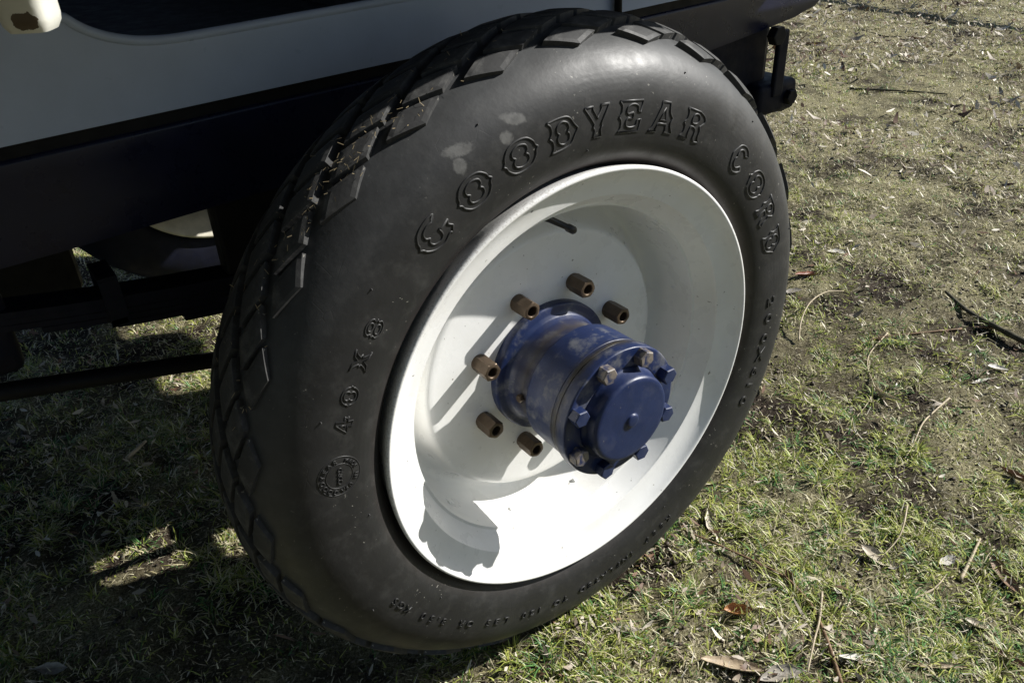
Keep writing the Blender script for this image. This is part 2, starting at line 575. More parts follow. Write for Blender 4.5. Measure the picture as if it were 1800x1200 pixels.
def blades(name, base, az, length, width, lean, colour, mat, bend=1.0, segs=2):
    n = len(base)
    t = np.linspace(0, 1, segs + 1)
    dirx = np.cos(az); diry = np.sin(az)
    px = -diry; py = dirx
    V = np.zeros((n, 2 * segs + 1, 3), np.float32)
    for i, tt in enumerate(t):
        ang = lean + bend * tt * .9
        out = length * tt * np.sin(np.minimum(ang, 1.62))
        up = length * tt * np.cos(np.minimum(ang, 1.62))
        c = np.stack([base[:, 0] + dirx * out, base[:, 1] + diry * out, base[:, 2] + np.maximum(up, 0.0008)], 1)
        ww = width * (1 - tt ** 1.6) * .5
        if i < segs:
            V[:, 2 * i] = c - np.stack([px * ww, py * ww, 0 * ww], 1)
            V[:, 2 * i + 1] = c + np.stack([px * ww, py * ww, 0 * ww], 1)
        else:
            V[:, 2 * segs] = c
    nv = 2 * segs + 1
    off = (np.arange(n) * nv)[:, None]
    quads = [np.array([[2 * i, 2 * i + 1, 2 * i + 3, 2 * i + 2]]) + off for i in range(segs - 1)]
    tri = np.array([[2 * segs - 2, 2 * segs - 1, 2 * segs]]) + off
    me = mesh_np(name, V.reshape(-1, 3), quads + [tri])
    at = me.attributes.new('tint', 'FLOAT_COLOR', 'POINT')
    cc = np.ones((n, nv, 4), np.float32)
    cc[:, :, :3] = colour[:, None, :]
    at.data.foreach_set('color', cc.ravel())
    o = link_obj(name, me, None, mat)
    o['kind'] = 'stuff'
    return o

def with_h(p):
    return np.concatenate([p, ground_h(p[:, 0], p[:, 1])[:, None]], 1)

def dist(p):
    return np.hypot(p[:, 0] - CAMXY[0], p[:, 1] - CAMXY[1])

# clumps of green blades, a low carpet of mixed green and dry blades, and flat dry stems, all one sward
def sward_colour(p, u, tuft_t, d, dry_bias):
    dry = np.clip(fbm(p[:, 0] * .9 + 5, p[:, 1] * .9, 51, 3) * 1.2 - .30 + np.clip((d - 1.5) * .16, 0, .50) + dry_bias, 0, 1)
    u = u[:, None]
    green = np.array([.155, .230, .042]) * (1 - u) + np.array([.52, .54, .130]) * u
    lush = np.array([.085, .185, .055]) * (.7 + 1.2 * u)
    green = np.where((tuft_t < .22)[:, None], lush, green)
    straw = np.array([.42, .365, .20]) * (1 - u) + np.array([.82, .76, .54]) * u
    pick = (rng.uniform(0, 1, len(p)) < .15 + .70 * dry)[:, None]
    return np.where(pick, straw, green)

parts_ = []
tp = scatter(19000, .55, 9.5, 1.5)
cv = cover(tp)
keep = (rng.uniform(0, 1, len(tp)) < .06 + .94 * cv) & ~under_tyre(tp)
tp = tp[keep]; cv = cv[keep]
nb = (rng.integers(12, 34, len(tp)) * (.45 + .6 * cv)).astype(int) + 3
idx = np.repeat(np.arange(len(tp)), nb)
d = dist(tp)[idx]
spread = rng.normal(0, .0085, (len(idx), 2)) * (.6 + rng.uniform(0, 1, len(tp))[idx, None])
bp_ = tp[idx] + spread
az = np.arctan2(spread[:, 1], spread[:, 0]) + rng.normal(0, .7, len(idx))
ro = np.hypot(spread[:, 0], spread[:, 1])
ln = np.clip(rng.gamma(7, .0034, len(idx)) * (.7 + .6 * rng.uniform(0, 1, len(tp))[idx]), .008, .050)
parts_.append((bp_, az, ln, rng.uniform(.0014, .0030, len(idx)) * np.clip(1 + (d - 1.5) * .16, 1, 2), np.clip(.15 + ro * 45 + rng.normal(0, .15, len(idx)), .05, 1.35), sward_colour(bp_, rng.uniform(0, 1, len(idx)), rng.uniform(0, 1, len(tp))[idx], d, -.1), rng.uniform(.3, 1.5, len(idx))))

cp = scatter(470000, .55, 9.5, 1.0)
cvr = fbm(cp[:, 0] * 1.6, cp[:, 1] * 1.6, 40, 3) * .35 + fbm(cp[:, 0] * 5, cp[:, 1] * 5, 41, 3) * .35 + fbm(cp[:, 0] * 19, cp[:, 1] * 19, 43, 2) * .3
cp = cp[(rng.uniform(0, 1, len(cp)) < np.clip((cvr - .40) / .10 + near_truck(cp) + np.clip((dist(cp) - 2.0) * .2, 0, .35), .26, 1)) & ~under_tyre(cp)]
n_ = len(cp); d = dist(cp)
far = np.clip(1 + (d - 1.5) * .20, 1, 2.4)
parts_.append((cp, rng.uniform(0, 2 * PI, n_), np.clip(rng.gamma(4, .0031, n_), .004, .030) * np.clip(far, 1, 1.7), rng.uniform(.0012, .0031, n_) * far, rng.uniform(.1, 1.35, n_),
               sward_colour(cp, rng.uniform(0, 1, n_), vnoise(cp[:, 0] * 30, cp[:, 1] * 30, 5), d, .22), rng.uniform(-.2, 1.3, n_)))
cat_ = [np.concatenate([q[k] for q in parts_]) for k in range(7)]
blades('grass', with_h(cat_[0]), cat_[1], cat_[2], cat_[3], cat_[4], cat_[5], M_grass, cat_[6])

sp = scatter(46000, .55, 9.5, 1.25)
cl = fbm(sp[:, 0] * 5, sp[:, 1] * 5, 71, 3)
sp = sp[(rng.uniform(0, 1, len(sp)) < np.clip((cl - .36) / .2, .08, 1)) & ~under_tyre(sp)]
n_ = len(sp); d = dist(sp)
u = rng.uniform(0, 1, n_)[:, None] ** 1.6
colr = np.array([.20, .165, .11]) * (1 - u) + np.array([.72, .67, .55]) * u
b3 = with_h(sp); b3[:, 2] += rng.uniform(.0, .012, n_)
blades('dead_grass', b3, rng.uniform(0, 2 * PI, n_), rng.gamma(2.6, .0062, n_).clip(.004, .06), rng.uniform(.0007, .0024, n_) * np.clip(1 + (d - 1.5) * .2, 1, 2.2),
       rng.uniform(.7, 1.6, n_), colr, M_straw, rng.uniform(-.9, .6, n_), 3)

# flakes of leaf and bark litter
lp = scatter(136000, .55, 9.5, 1.1)
cl = fbm(lp[:, 0] * 2 + 9, lp[:, 1] * 2, 91, 4)
far = np.clip((dist(lp) - 2.8) / 2.2, 0, 1)
lp = lp[(rng.uniform(0, 1, len(lp)) < np.clip((cl - .44) / .14, .05, 1) * (.75 + .25 * far) + .06) & ~under_tyre(lp)]
n_ = len(lp); d = dist(lp)
L_ = rng.gamma(2.4, .0042, n_).clip(.003, .045) * np.clip(.9 + (d - 1.8) * .45, .9, 2.4)
W_ = L_ * rng.uniform(.14, .40, n_)
a_ = rng.uniform(0, 2 * PI, n_)
tx = rng.normal(0, .38, n_); ty = rng.normal(0, .45, n_)
cu = rng.uniform(-.25, .6, n_)
V = np.zeros((n_, 6, 3), np.float32)
hz = ground_h(lp[:, 0], lp[:, 1]) + rng.uniform(.004, .014, n_) * np.clip(.8 + (d - 1.8) * .5, 1, 2.2)
for k, (uu, vv) in enumerate([(-1, -.35), (-1, .35), (0, -1), (0, 1), (1, -.3), (1, .3)]):
    lx = uu * L_ * .5; ly = vv * W_ * .5
    V[:, k, 0] = lp[:, 0] + lx * np.cos(a_) - ly * np.sin(a_)
    V[:, k, 1] = lp[:, 1] + lx * np.sin(a_) + ly * np.cos(a_)
    V[:, k, 2] = hz + lx * tx + ly * ty + cu * L_ * .5 * abs(uu)
off = (np.arange(n_) * 6)[:, None]
me = mesh_np('leaf_litter', V.reshape(-1, 3), [np.array([[0, 2, 3, 1]]) + off, np.array([[2, 4, 5, 3]]) + off])
u = rng.uniform(0, 1, n_)[:, None]
u = u ** 1.3
colr = np.array([.22, .17, .12]) * (1 - u) + np.array([.70, .64, .52]) * u
br = (rng.uniform(0, 1, n_) < .32)[:, None]
colr = np.where(br, np.array([.13, .075, .045]) * (.6 + .9 * u), colr)
at = me.attributes.new('tint', 'FLOAT_COLOR', 'POINT')
cc = np.ones((n_, 6, 4), np.float32); cc[:, :, :3] = colr[:, None, :]
at.data.foreach_set('color', cc.ravel())
o = link_obj('leaf_litter', me, None, M_chip)
o['kind'] = 'stuff'

# crumbs of soil on the bare patches
kp = scatter(52000, .55, 4.5, 1.2)
kv = cover(kp)
kp = kp[(rng.uniform(0, 1, len(kp)) < np.clip(1.0 - kv * 1.4, .05, 1)) & ~under_tyre(kp)]
n_ = len(kp)
rad = rng.gamma(2.0, .0011, n_).clip(.0008, .007)
oc = np.array([(1, 0, 0), (-1, 0, 0), (0, 1, 0), (0, -1, 0), (0, 0, .8), (0, 0, -.6)])
V = (oc[None] * rad[:, None, None]) * rng.uniform(.55, 1.35, (n_, 6, 1)) + rng.normal(0, .25, (n_, 6, 3)) * rad[:, None, None]
V = V + with_h(kp)[:, None, :] + np.array([0, 0, .001])
off = (np.arange(n_) * 6)[:, None]
fc = [np.array([[a, b, c]]) + off for a, b, c in ((0, 2, 4), (2, 1, 4), (1, 3, 4), (3, 0, 4), (2, 0, 5), (1, 2, 5), (3, 1, 5), (0, 3, 5))]
me = mesh_np('soil_crumbs', V.reshape(-1, 3), [np.concatenate(fc)])
u = rng.uniform(0, 1, n_)[:, None]
colr = np.array([.022, .015, .010]) * (1 - u) + np.array([.11, .085, .060]) * u
at = me.attributes.new('tint', 'FLOAT_COLOR', 'POINT')
cc = np.ones((n_, 6, 4), np.float32); cc[:, :, :3] = colr[:, None, :]
at.data.foreach_set('color', cc.ravel())
o = link_obj('soil_crumbs', me, None, M_chip)
o['kind'] = 'stuff'

# ------------------------------------------------------------------ the truck
truck = bpy.data.objects.new('vintage_truck', None)
COL.objects.link(truck)
truck.empty_display_size = .2
tag(truck, 'cream and navy vintage truck with a big cream rimmed wheel on the grass', 'truck')
def part(name, me, mat, smooth=False, parent=truck):
    return link_obj(name, me, parent, mat, smooth, (0, 0, Z0) if parent is truck else None)

def shade_auto(me, deg=35):
    me.polygons.foreach_set('use_smooth', np.ones(len(me.polygons), dtype=bool))
    try:
        me.set_sharp_from_angle(angle=math.radians(deg))
    except Exception:
        pass

# --- tyre
YC, A_, RC, RW = .0992, .102, .4780, .385
RL = .489
def sec(R_, nexp, t):
    """section point: t=0 outer side (small y), t=pi inner side; t outside = below the widest ring"""
    c, s = math.cos(t), math.sin(t)
    if s >= 0:
        a_ = A_ if c > 0 else .090
        return RW + (R_ - RW) * abs(s) ** (2 / nexp), YC - a_ * math.copysign(abs(c) ** (2 / nexp), c)
    e = 2 / 3.2
    return RW - .078 * abs(s) ** e, YC - (A_ if c > 0 else .090) * math.copysign(abs(c) ** e, c)
tyre_prof = [sec(RC, 2.2, t) for t in np.linspace(-1.36, PI + 1.36, 92)]
me = lathe('tyre', tyre_prof, 240)
me.flip_normals()
tyre = part('tyre', me, M_rub, True)

# y of the sidewall at radius r (outer side)
def side_y(r):
    if r >= RW:
        k = min(1, ((r - RW) / (RC - RW)) ** 2.2)
        return YC - A_ * (1 - k) ** (1 / 2.2)
    k = min(1, (RW - r) / .078)
    return YC - A_ * max(0, 1 - k ** 3.2) ** (1 / 3.2)

# tread: table of arc length on the lug surface
NL = 2.25
tt = np.linspace(.02, PI - .02, 2000)
sp_ = np.array([sec(RL, NL, t) for t in tt])
i0 = int(np.argmax(sp_[:, 0] > .4642))
seg = np.concatenate([[0], np.cumsum(np.linalg.norm(np.diff(sp_, axis=0), axis=1))])
seg -= seg[i0]
i1 = len(tt) - 1 - int(np.argmax(sp_[::-1, 0] > .4642))
U_END = seg[i1]
def lug(u):
    r = np.interp(u, seg, sp_[:, 0]); y = np.interp(u, seg, sp_[:, 1])
    r2 = np.interp(u + 1e-3, seg, sp_[:, 0]); y2 = np.interp(u + 1e-3, seg, sp_[:, 1])
    tx_, ty_ = r2 - r, y2 - y
    l = math.hypot(tx_, ty_)
    return r, y, -ty_ / l * -1, tx_ / l * -1         # outward normal (nr, ny)
PITCH = 360 / 27
def block_mesh(u0, seed):
    rr = random.Random(seed)
    T = np.array([0, 0.]); Rr = np.array([-3.9, .0155]); Tp = np.array([1.4, .0300]); Lf = np.array([5.2, .0155])
    n = 6
    V = []; F = []
    def pt(s, t, dep, ins=0):
        q = (1 - s) * (1 - t) * T + s * (1 - t) * Rr + s * t * Tp + (1 - s) * t * Lf
        c = (T + Rr + Tp + Lf) / 4
        q = c + (q - c) * (1 - ins)
        r, y, nr, ny = lug(u0 + q[1])
        th = math.radians(q[0])
        r -= nr * dep; y -= ny * dep
        return (r * math.cos(th), y, r * math.sin(th))
    for i in range(n + 1):
        for j in range(n + 1):
            V.append(pt(i / n, j / n, .0009 if (i in (0, n) or j in (0, n)) else 0, 0))
    for i in range(n):
        for j in range(n):
            a = i * (n + 1) + j
            F.append((a, a + 1, a + n + 2, a + n + 1))
    ring = [(i, 0) for i in range(n)] + [(n, j) for j in range(n)] + [(i, n) for i in range(n, 0, -1)] + [(0, j) for j in range(n, 0, -1)]
    m0 = len(V)
    for (i, j) in ring:
        V.append(pt(i / n, j / n, .020, -.03))
    K = len(ring)
    for k in range(K):
        a = ring[k][0] * (n + 1) + ring[k][1]
        b_ = ring[(k + 1) % K][0] * (n + 1) + ring[(k + 1) % K][1]
        F.append((a, m0 + k, m0 + (k + 1) % K, b_))
    bm = bmesh.new()
    me = mesh_vf('tread_block', V, F)
    bm.from_mesh(me)
    bmesh.ops.recalc_face_normals(bm, faces=bm.faces)
    bm.to_mesh(me); bm.free()
    return me
GDU, GDT = .0197, -4.95
rows = int((U_END + .002 - .030) / GDU) + 1
for k in range(rows):
    me = block_mesh(k * GDU, k)
    me.materials.append(M_tread)
    for j in range(27):
        o = bpy.data.objects.new('tread_block', me)
        COL.objects.link(o)
        o.parent = tyre
        ang = math.radians(math.degrees(.8655) + j * PITCH + k * GDT)
        o.rotation_euler = (0, -ang, 0)

# dry grass caught in the upper left of the tread
V = []; F = []
rr_ = random.Random(5)
for q in range(150):
    thd = rr_.gauss(126, 7) if q < 90 else rr_.uniform(95, 165)
    u_ = rr_.gauss(.035, .012) if q < 90 else rr_.uniform(.01, .11)
    r_, y_, nr_, ny_ = lug(max(.002, u_))
    t_ = math.radians(thd)
    c0 = Vector(((r_ + nr_ * .0012) * math.cos(t_), y_ + ny_ * .0012, (r_ + nr_ * .0012) * math.sin(t_)))
    dd = Vector((rr_.gauss(0, 1), rr_.gauss(0, 1), rr_.gauss(0, 1)))
    nrm = Vector((nr_ * math.cos(t_), ny_, nr_ * math.sin(t_)))
    dd = (dd - nrm * dd.dot(nrm) * .8).normalized() * rr_.uniform(.0010, .0042)
    sd = dd.cross(nrm).normalized() * rr_.uniform(.0002, .0005)
    m0 = len(V)
    V += [c0 - dd - sd, c0 - dd + sd, c0 + dd + sd + nrm * .001, c0 + dd - sd + nrm * .001]
    F.append((m0, m0 + 1, m0 + 2, m0 + 3))
o = link_obj('stuck_grass', mesh_vf('stuck_grass', V, F), tyre, paint('stuck_dry_grass', (.34, .27, .16), .6))
o['kind'] = 'stuff'

# --- raised lettering: contour ridges on the sidewall
def place2d(pts2, th_c, r0):
    """letter coords (x right, y up in metres) -> sidewall point"""
    out = []
    for (x, y) in pts2:
        r = r0 + y
        th = math.radians(th_c) - x / (r0 + .015)
        out.append(Vector((r * math.cos(th), side_y(r), r * math.sin(th))))
    return out

def ridge(bV, bF, pts, w_=.0015, h=.0013, closed=True):
    """half-round ridge following pts on the sidewall"""
    n = len(pts)
    prof = [(-1, -.25), (-.62, .72), (0, 1.0), (.62, .72), (1, -.25)]
    m0 = len(bV)
    for i in range(n):
        a = pts[i - 1] if (closed or i > 0) else pts[i]
        b_ = pts[(i + 1) % n] if (closed or i < n - 1) else pts[i]
        t = (b_ - a)
        if t.length < 1e-7:
            t = Vector((1, 0, 0))
        t.normalize()
        s = Vector((t.z, 0, -t.x)).normalized()
        for (q, z) in prof:
            p = pts[i] + s * (q * w_)
            rr = math.hypot(p.x, p.z)
            bV.append(Vector((p.x, side_y(rr) - z * h, p.z)))
    k = len(prof)
    for i in range(n if closed else n - 1):
        for j in range(k - 1):
            a = m0 + i * k + j; b_ = m0 + ((i + 1) % n) * k + j
            bF.append((a, b_, b_ + 1, a + 1))

C, S_ = True, False
GL = {
 'O': (1.30, [[(0, .5, C), (.065, .585, S_), (.10, .73, S_), (.25, .93, S_), (.5, 1.0, S_), (.75, .93, S_), (.90, .73, S_), (.935, .585, S_), (1, .5, C), (.935, .415, S_), (.90, .27, S_), (.75, .07, S_), (.5, 0, S_), (.25, .07, S_), (.10, .27, S_), (.065, .415, S_)],
              [(.36, .5, C), (.29, .60, S_), (.32, .76, S_), (.5, .85, S_), (.68, .76, S_), (.71, .60, S_), (.64, .5, C), (.71, .40, S_), (.68, .24, S_), (.5, .15, S_), (.32, .24, S_), (.29, .40, S_)]]),
 'G': (1.28, [[(.78, 1.0, C), (.55, 1.02, S_), (.25, .93, S_), (.10, .73, S_), (.065, .585, S_), (0, .5, C), (.065, .415, S_), (.11, .27, S_), (.28, .07, S_), (.55, -.02, S_), (.80, .08, S_), (.86, .02, C), (.98, .20, C), (.90, .36, S_), (.97, .50, C), (.74, .42, C), (.66, .48, C), (.66, .30, S_), (.62, .20, S_), (.50, .15, S_), (.34, .24, S_), (.30, .40, S_), (.37, .5, C), (.29, .61, S_), (.33, .78, S_), (.50, .86, S_), (.66, .82, C)]]),
 'C': (1.10, [[(.92, .82, C), (.75, .97, S_), (.52, 1.02, S_), (.24, .92, S_), (.08, .68, S_), (0, .5, C), (.08, .30, S_), (.24, .08, S_), (.52, -.02, S_), (.80, .06, S_), (.95, .22, C), (.78, .32, C), (.66, .20, S_), (.52, .15, S_), (.34, .24, S_), (.29, .40, S_), (.36, .5, C), (.29, .60, S_), (.33, .77, S_), (.52, .85, S_), (.74, .72, C)]]),
 'D': (1.06, [[(0, 1, C), (.45, 1.0, S_), (.72, .92, S_), (.88, .66, S_), (1, .5, C), (.88, .32, S_), (.72, .08, S_), (.45, 0, S_), (0, 0, C), (.10, .14, S_), (.10, .36, S_), (0, .5, C), (.10, .64, S_), (.10, .86, S_)],
              [(.36, .5, C), (.28, .60, S_), (.31, .77, S_), (.48, .86, S_), (.65, .77, S_), (.69, .60, S_), (.62, .5, C), (.69, .40, S_), (.65, .23, S_), (.48, .14, S_), (.31, .23, S_), (.28, .40, S_)]]),
 'Y': (.96, [[(0, 1, C), (.34, 1, C), (.33, .90, C), (.52, .60, C), (.68, .90, C), (.66, 1, C), (1, 1, C), (.92, .86, S_), (.68, .42, C), (.74, .34, C), (.66, .24, S_), (.70, 0, C), (.34, 0, C), (.40, .22, S_), (.33, .34, C), (.38, .44, C), (.08, .88, S_)]]),
 'E': (.98, [[(.02, 1, C), (1, 1, C), (.97, .62, C), (.84, .64, C), (.80, .82, S_), (.58, .88, S_), (.38, .80, S_), (.34, .64, S_), (.42, .56, C), (.62, .62, C), (.66, .50, S_), (.62, .40, C), (.42, .45, C), (.34, .34, S_), (.38, .18, S_), (.58, .13, S_), (.80, .18, S_), (.84, .36, C), (1.0, .40, C), (.98, 0, C), (.0, 0, C), (.12, .14, S_), (.12, .36, S_), (.02, .5, C), (.12, .64, S_), (.12, .86, S_)]]),
 'A': (1.10, [[(.34, 1, C), (.66, 1, C), (.72, .70, S_), (.88, .5, C), (.84, .30, S_), (1, 0, C), (.66, 0, C), (.70, .10, C), (.66, .28, C), (.33, .28, C), (.28, .08, C), (.32, 0, C), (0, 0, C), (.14, .18, S_), (.32, .74, S_), (.36, .90, C)],
              [(.51, .80, C), (.66, .40, C), (.37, .40, C)]]),
 'R': (1.06, [[(.04, 1, C), (.62, 1, C), (.86, .90, S_), (.95, .74, S_), (.84, .58, S_), (.78, .52, C), (.86, .40, S_), (.88, .18, S_), (1.0, .02, C), (.78, -.02, S_), (.66, .10, C), (.64, .36, S_), (.52, .44, C), (.38, .44, C), (.36, .20, S_), (.40, 0, C), (0, 0, C), (.12, .16, S_), (.12, .38, S_), (.03, .5, C), (.12, .64, S_), (.12, .86, S_)],
              [(.40, .56, S_), (.36, .72, S_), (.42, .86, S_), (.58, .88, S_), (.68, .74, S_), (.60, .58, S_)]]),
 '4': (.95, [[(.50, 1, C), (.72, 1, C), (.70, .48, C), (1, .52, C), (.92, .40, S_), (1, .26, C), (.70, .30, C), (.76, 0, C), (.40, 0, C), (.46, .28, C), (0, .28, C), (.08, .40, S_)],
             [(.48, .74, C), (.48, .44, C), (.26, .44, C)]]),
 'X': (1.10, [[(0, 1, C), (.36, .94, C), (.50, .68, C), (.66, .94, C), (1, 1, C), (.82, .84, S_), (.66, .56, C), (.80, .5, C), (.66, .44, C), (.82, .16, S_), (1, 0, C), (.66, .06, C), (.50, .32, C), (.34, .06, C), (0, 0, C), (.18, .16, S_), (.34, .44, C), (.20, .5, C), (.34, .56, C), (.18, .84, S_)]]),
 '8': (1.0, [[(.5, 1.0, S_), (.80, .92, S_), (.94, .74, S_), (.86, .58, S_), (1.0, .5, C), (.90, .40, S_), (.97, .24, S_), (.80, .06, S_), (.5, 0, S_), (.20, .06, S_), (.03, .24, S_), (.10, .40, S_), (0, .5, C), (.14, .58, S_), (.06, .74, S_), (.20, .92, S_)],
             [(.5, .87, S_), (.70, .80, S_), (.70, .64, S_), (.5, .57, S_), (.30, .64, S_), (.30, .80, S_)],
             [(.5, .44, S_), (.73, .36, S_), (.73, .20, S_), (.5, .13, S_), (.27, .20, S_), (.27, .36, S_)]]),
}
GL['0'] = GL['O']
def gothic(ch, th_c, h, r0, width=None, w_=.0015, hh=.0013):
    asp, cons = GL[ch]
    W = width if width else asp * h
    V = []; F = []
    for con in cons:
        p2 = smooth_poly(con, 6)
        pts = place2d([((x - .5) * W, y * h) for x, y in p2], th_c, r0)
        ridge(V, F, pts, w_, hh)
    me = mesh_vf('letter', V, F)
    o = link_obj('letter', me, tyre, M_rub, True)
    return o
RB, HB = .3625, .0368
for ch, th, wdt in (('G', 126.3, .0475), ('O', 116.5, .0495), ('O', 106.4, .0495), ('D', 97.0, .0415), ('Y', 89.5, .036), ('E', 81.7, .0365), ('A', 73.0, .044), ('R', 64.1, .041),
                    ('C', 46.4, .036), ('O', 36.7, .0465), ('R', 27.9, .037), ('D', 18.6, .040)):
    gothic(ch, th, HB, RB, wdt)
for ch, th, wdt in (('4', 162.1, .021), ('0', 156.7, .025), ('X', 150.3, .0255), ('8', 144.4, .022)):
    gothic(ch, th, .0205, .3703, wdt, .0011, .0011)

# small raised characters from the built-in font
def font_char(ch, size, ext=.0010):
    cu = bpy.data.curves.new('t', 'FONT')
    cu.body = ch
    cu.size = size
    cu.align_x = 'CENTER'
    cu.extrude = ext
    cu.bevel_depth = .00022
    cu.bevel_resolution = 0
    cu.resolution_u = 3
    ob = bpy.data.objects.new('t', cu)
    COL.objects.link(ob)
    dg = bpy.context.evaluated_depsgraph_get()
    me = bpy.data.meshes.new_from_object(ob.evaluated_get(dg))
    bpy.data.objects.remove(ob)
    bpy.data.curves.remove(cu)
    n = len(me.vertices)
    co = np.zeros(n * 3); me.vertices.foreach_get('co', co)
    return me, co.reshape(-1, 3)

def small_char(ch, th_c, r0, h, sx=1.0, name='letter', frame=None):
    me, co = font_char(ch, h / .70, .0004 if h < .006 else .0010)
    me.materials.clear()
    out = np.zeros_like(co)
    for i, (x, y, z) in enumerate(co):
        x *= sx
        if frame:                                   # badge: local frame (centre r, theta) and a turn
            cr, cth, rot, rad = frame
            yy = y + rad
            gx_, gy_ = math.sin(rot) * yy + math.cos(rot) * x, math.cos(rot) * yy - math.sin(rot) * x
            r = cr + gy_; th = math.radians(cth) - gx_ / cr
        else:
            r = r0 + y; th = math.radians(th_c) - x / r0
        out[i] = (r * math.cos(th), side_y(r) - z - .0005, r * math.sin(th))
    me.vertices.foreach_set('co', out.ravel())
    me.update()
    return link_obj(name, me, tyre, M_rub)

for ch, th in zip('200X610', (1.7, -3.0, -8.6, -13.0, -17.9, -21.6, -26.2)):
    small_char(ch, th, .3715, .0150, 1.75)
def run(text, a, b, h=.0102, r0=.3795):
    n = len(text)
    for i, ch in enumerate(text):
        small_char(ch, a + (b - a) * (i + .5) / n, r0, h, 1.25)
run('KEEP', -61.2, -71.9); run('INFLATED', -74.8, -93.5); run('TO', -96.3, -101.6); run('120', -104.4, -111.4)
run('LBS', -114.3, -122.3); run('OR', -125.3, -130.4); run('8', -133.4, -136.0); run('.', -135.9, -137.3); run('50', -137.3, -142.7); run('KGS', -145.6, -152.3)
# round badge
BR, BT = .3815, 172.2
V = []; F = []
for rad in (.0262, .0165):
    pts = []
    for k in range(40):
        a = 2 * PI * k / 40
        r = BR + rad * math.sin(a); th = math.radians(BT) - rad * math.cos(a) / BR
        pts.append(Vector((r * math.cos(th), side_y(r), r * math.sin(th))))
    ridge(V, F, pts, .0006, .0005)
link_obj('badge', mesh_vf('badge', V, F), tyre, M_rub, True)
for i, ch in enumerate('GOODYEAR'):
    small_char(ch, 0, 0, .0055, 1.0, 'letter', (BR, BT, math.radians(-74 + i * 21), .0186))
for i, ch in enumerate('MADE IN USA'):
    if ch != ' ':
        small_char(ch, 0, 0, .0050, .9, 'letter', (BR, BT, math.radians(112 + i * 15), .0188))
for i, ch in enumerate('CORD'):
    small_char(ch, BT - (-1.5 + i) * -.0058 / BR * 57.3 * -1, BR - .0028, .0056, 1.0)

# little moulding nubs left on the sidewall
nb_me = tube('rubber_nub', [(0, 0, 0), (0, -.0010, 0), (.0002, -.0019, .0002)], [.0012, .0010, .0006], 6)
nb_me.materials.append(M_tread)
rr_ = random.Random(12)
for q in range(16):
    r_ = rr_.choice((.408, .436, .352)) + rr_.uniform(-.003, .003)
    t_ = math.radians(q * 22.5 + rr_.uniform(-6, 6))
    o = bpy.data.objects.new('rubber_nub', nb_me)
    COL.objects.link(o); o.parent = tyre
    o.location = (r_ * math.cos(t_), side_y(r_), r_ * math.sin(t_))

# --- wheel rim
rim_profs = [
    [(.3085, .160), (.3085, .060), (.3090, .040), (.3128, .026), (.3160, .018), (.3180, .0115), (.3192, .0060), (.3194, .0025), (.3186, .0003), (.3170, -.0008), (.3152, -.0008), (.3135, .0002), (.3118, .0020), (.3095, .0048),
     (.3055, .0086), (.3000, .0120), (.2940, .0148), (.2870, .0172), (.2790, .0192), (.2772, .0198)],
    [(.2772, .0198), (.2764, .0206), (.2760, .0222)],
    [(.2760, .0222), (.2725, .0275), (.2680, .0345), (.2630, .0420), (.2595, .0470), (.2578, .0492)],
    [(.2578, .0492), (.2540, .0500)],
    [(.2540, .0500), (.2535, .0530), (.2530, .060), (.2515, .1000), (.2480, .1260), (.2420, .1390), (.2340, .1440), (.2260, .1400),
     (.2180, .1280), (.2130, .1130), (.2085, .1030), (.2050, .0995), (.2010, .0983), (.1950, .0980), (.150, .0980), (.060, .0980)]]
me = lathe_hard('wheel_rim', rim_profs, 240)
rim = part('wheel_rim', me, M_rim)

def hexbolt(name, R_, L, hole=0, cham=.0012):
    """hexagonal head, axis -Y from y=0 to y=-L"""
    bm = bmesh.new()
    n = 6
    def ring(r, y, k=n, ph=0):
        return [bm.verts.new((r * math.cos(2 * PI * i / k + ph), y, r * math.sin(2 * PI * i / k + ph))) for i in range(k)]
    rings = [ring(R_, 0), ring(R_, -L + cham), ring(R_ * .88, -L)]
    if hole:
        rings += [ring(hole, -L), ring(hole * .96, -L + .018)]
    for a, b_ in zip(rings, rings[1:]):
        for i in range(n):
            bm.faces.new((a[i], b_[i], b_[(i + 1) % n], a[(i + 1) % n]))
    bm.faces.new(rings[-1])
    return bm_mesh(name, bm)

nut_me = None
def nut_mesh():
    # hexagonal sleeve with a round bore and a small seating collar
    bm = bmesh.new()
    def ring(fn, y, k=24):
        return [bm.verts.new((fn(2 * PI * i / k) * math.cos(2 * PI * i / k), y, fn(2 * PI * i / k) * math.sin(2 * PI * i / k))) for i in range(k)]
    hexr = lambda a, R_: R_ * math.cos(PI / 6) / math.cos((a % (PI / 3)) - PI / 6)
    L = .034
    R_ = .0139
    rg = [ring(lambda a: .0128, .002), ring(lambda a: .0128, -.002), ring(lambda a: hexr(a, R_), -.0022), ring(lambda a: hexr(a, R_), -L + .0022),
          ring(lambda a: min(hexr(a, R_), R_ * .93) - .0002, -L + .0006), ring(lambda a: .0098, -L), ring(lambda a: .0082, -L), ring(lambda a: .0074, -L + .0012), ring(lambda a: .0072, -L + .014)]
    for a, b_ in zip(rg, rg[1:]):
        for i in range(24):
            bm.faces.new((a[i], b_[i], b_[(i + 1) % 24], a[(i + 1) % 24]))
    bm.faces.new(rg[-1])
    return bm_mesh('lug_nut', bm)
nut_me = nut_mesh()
nut_me.materials.append(M_nut)
for k in range(8):
    a = math.radians(22.5 + 45 * k)
    o = bpy.data.objects.new('lug_nut', nut_me)
    COL.objects.link(o); o.parent = rim
    o.location = (.1285 * math.cos(a), .0975, .1285 * math.sin(a))
    o.rotation_euler = (0, random.uniform(0, 1), 0)

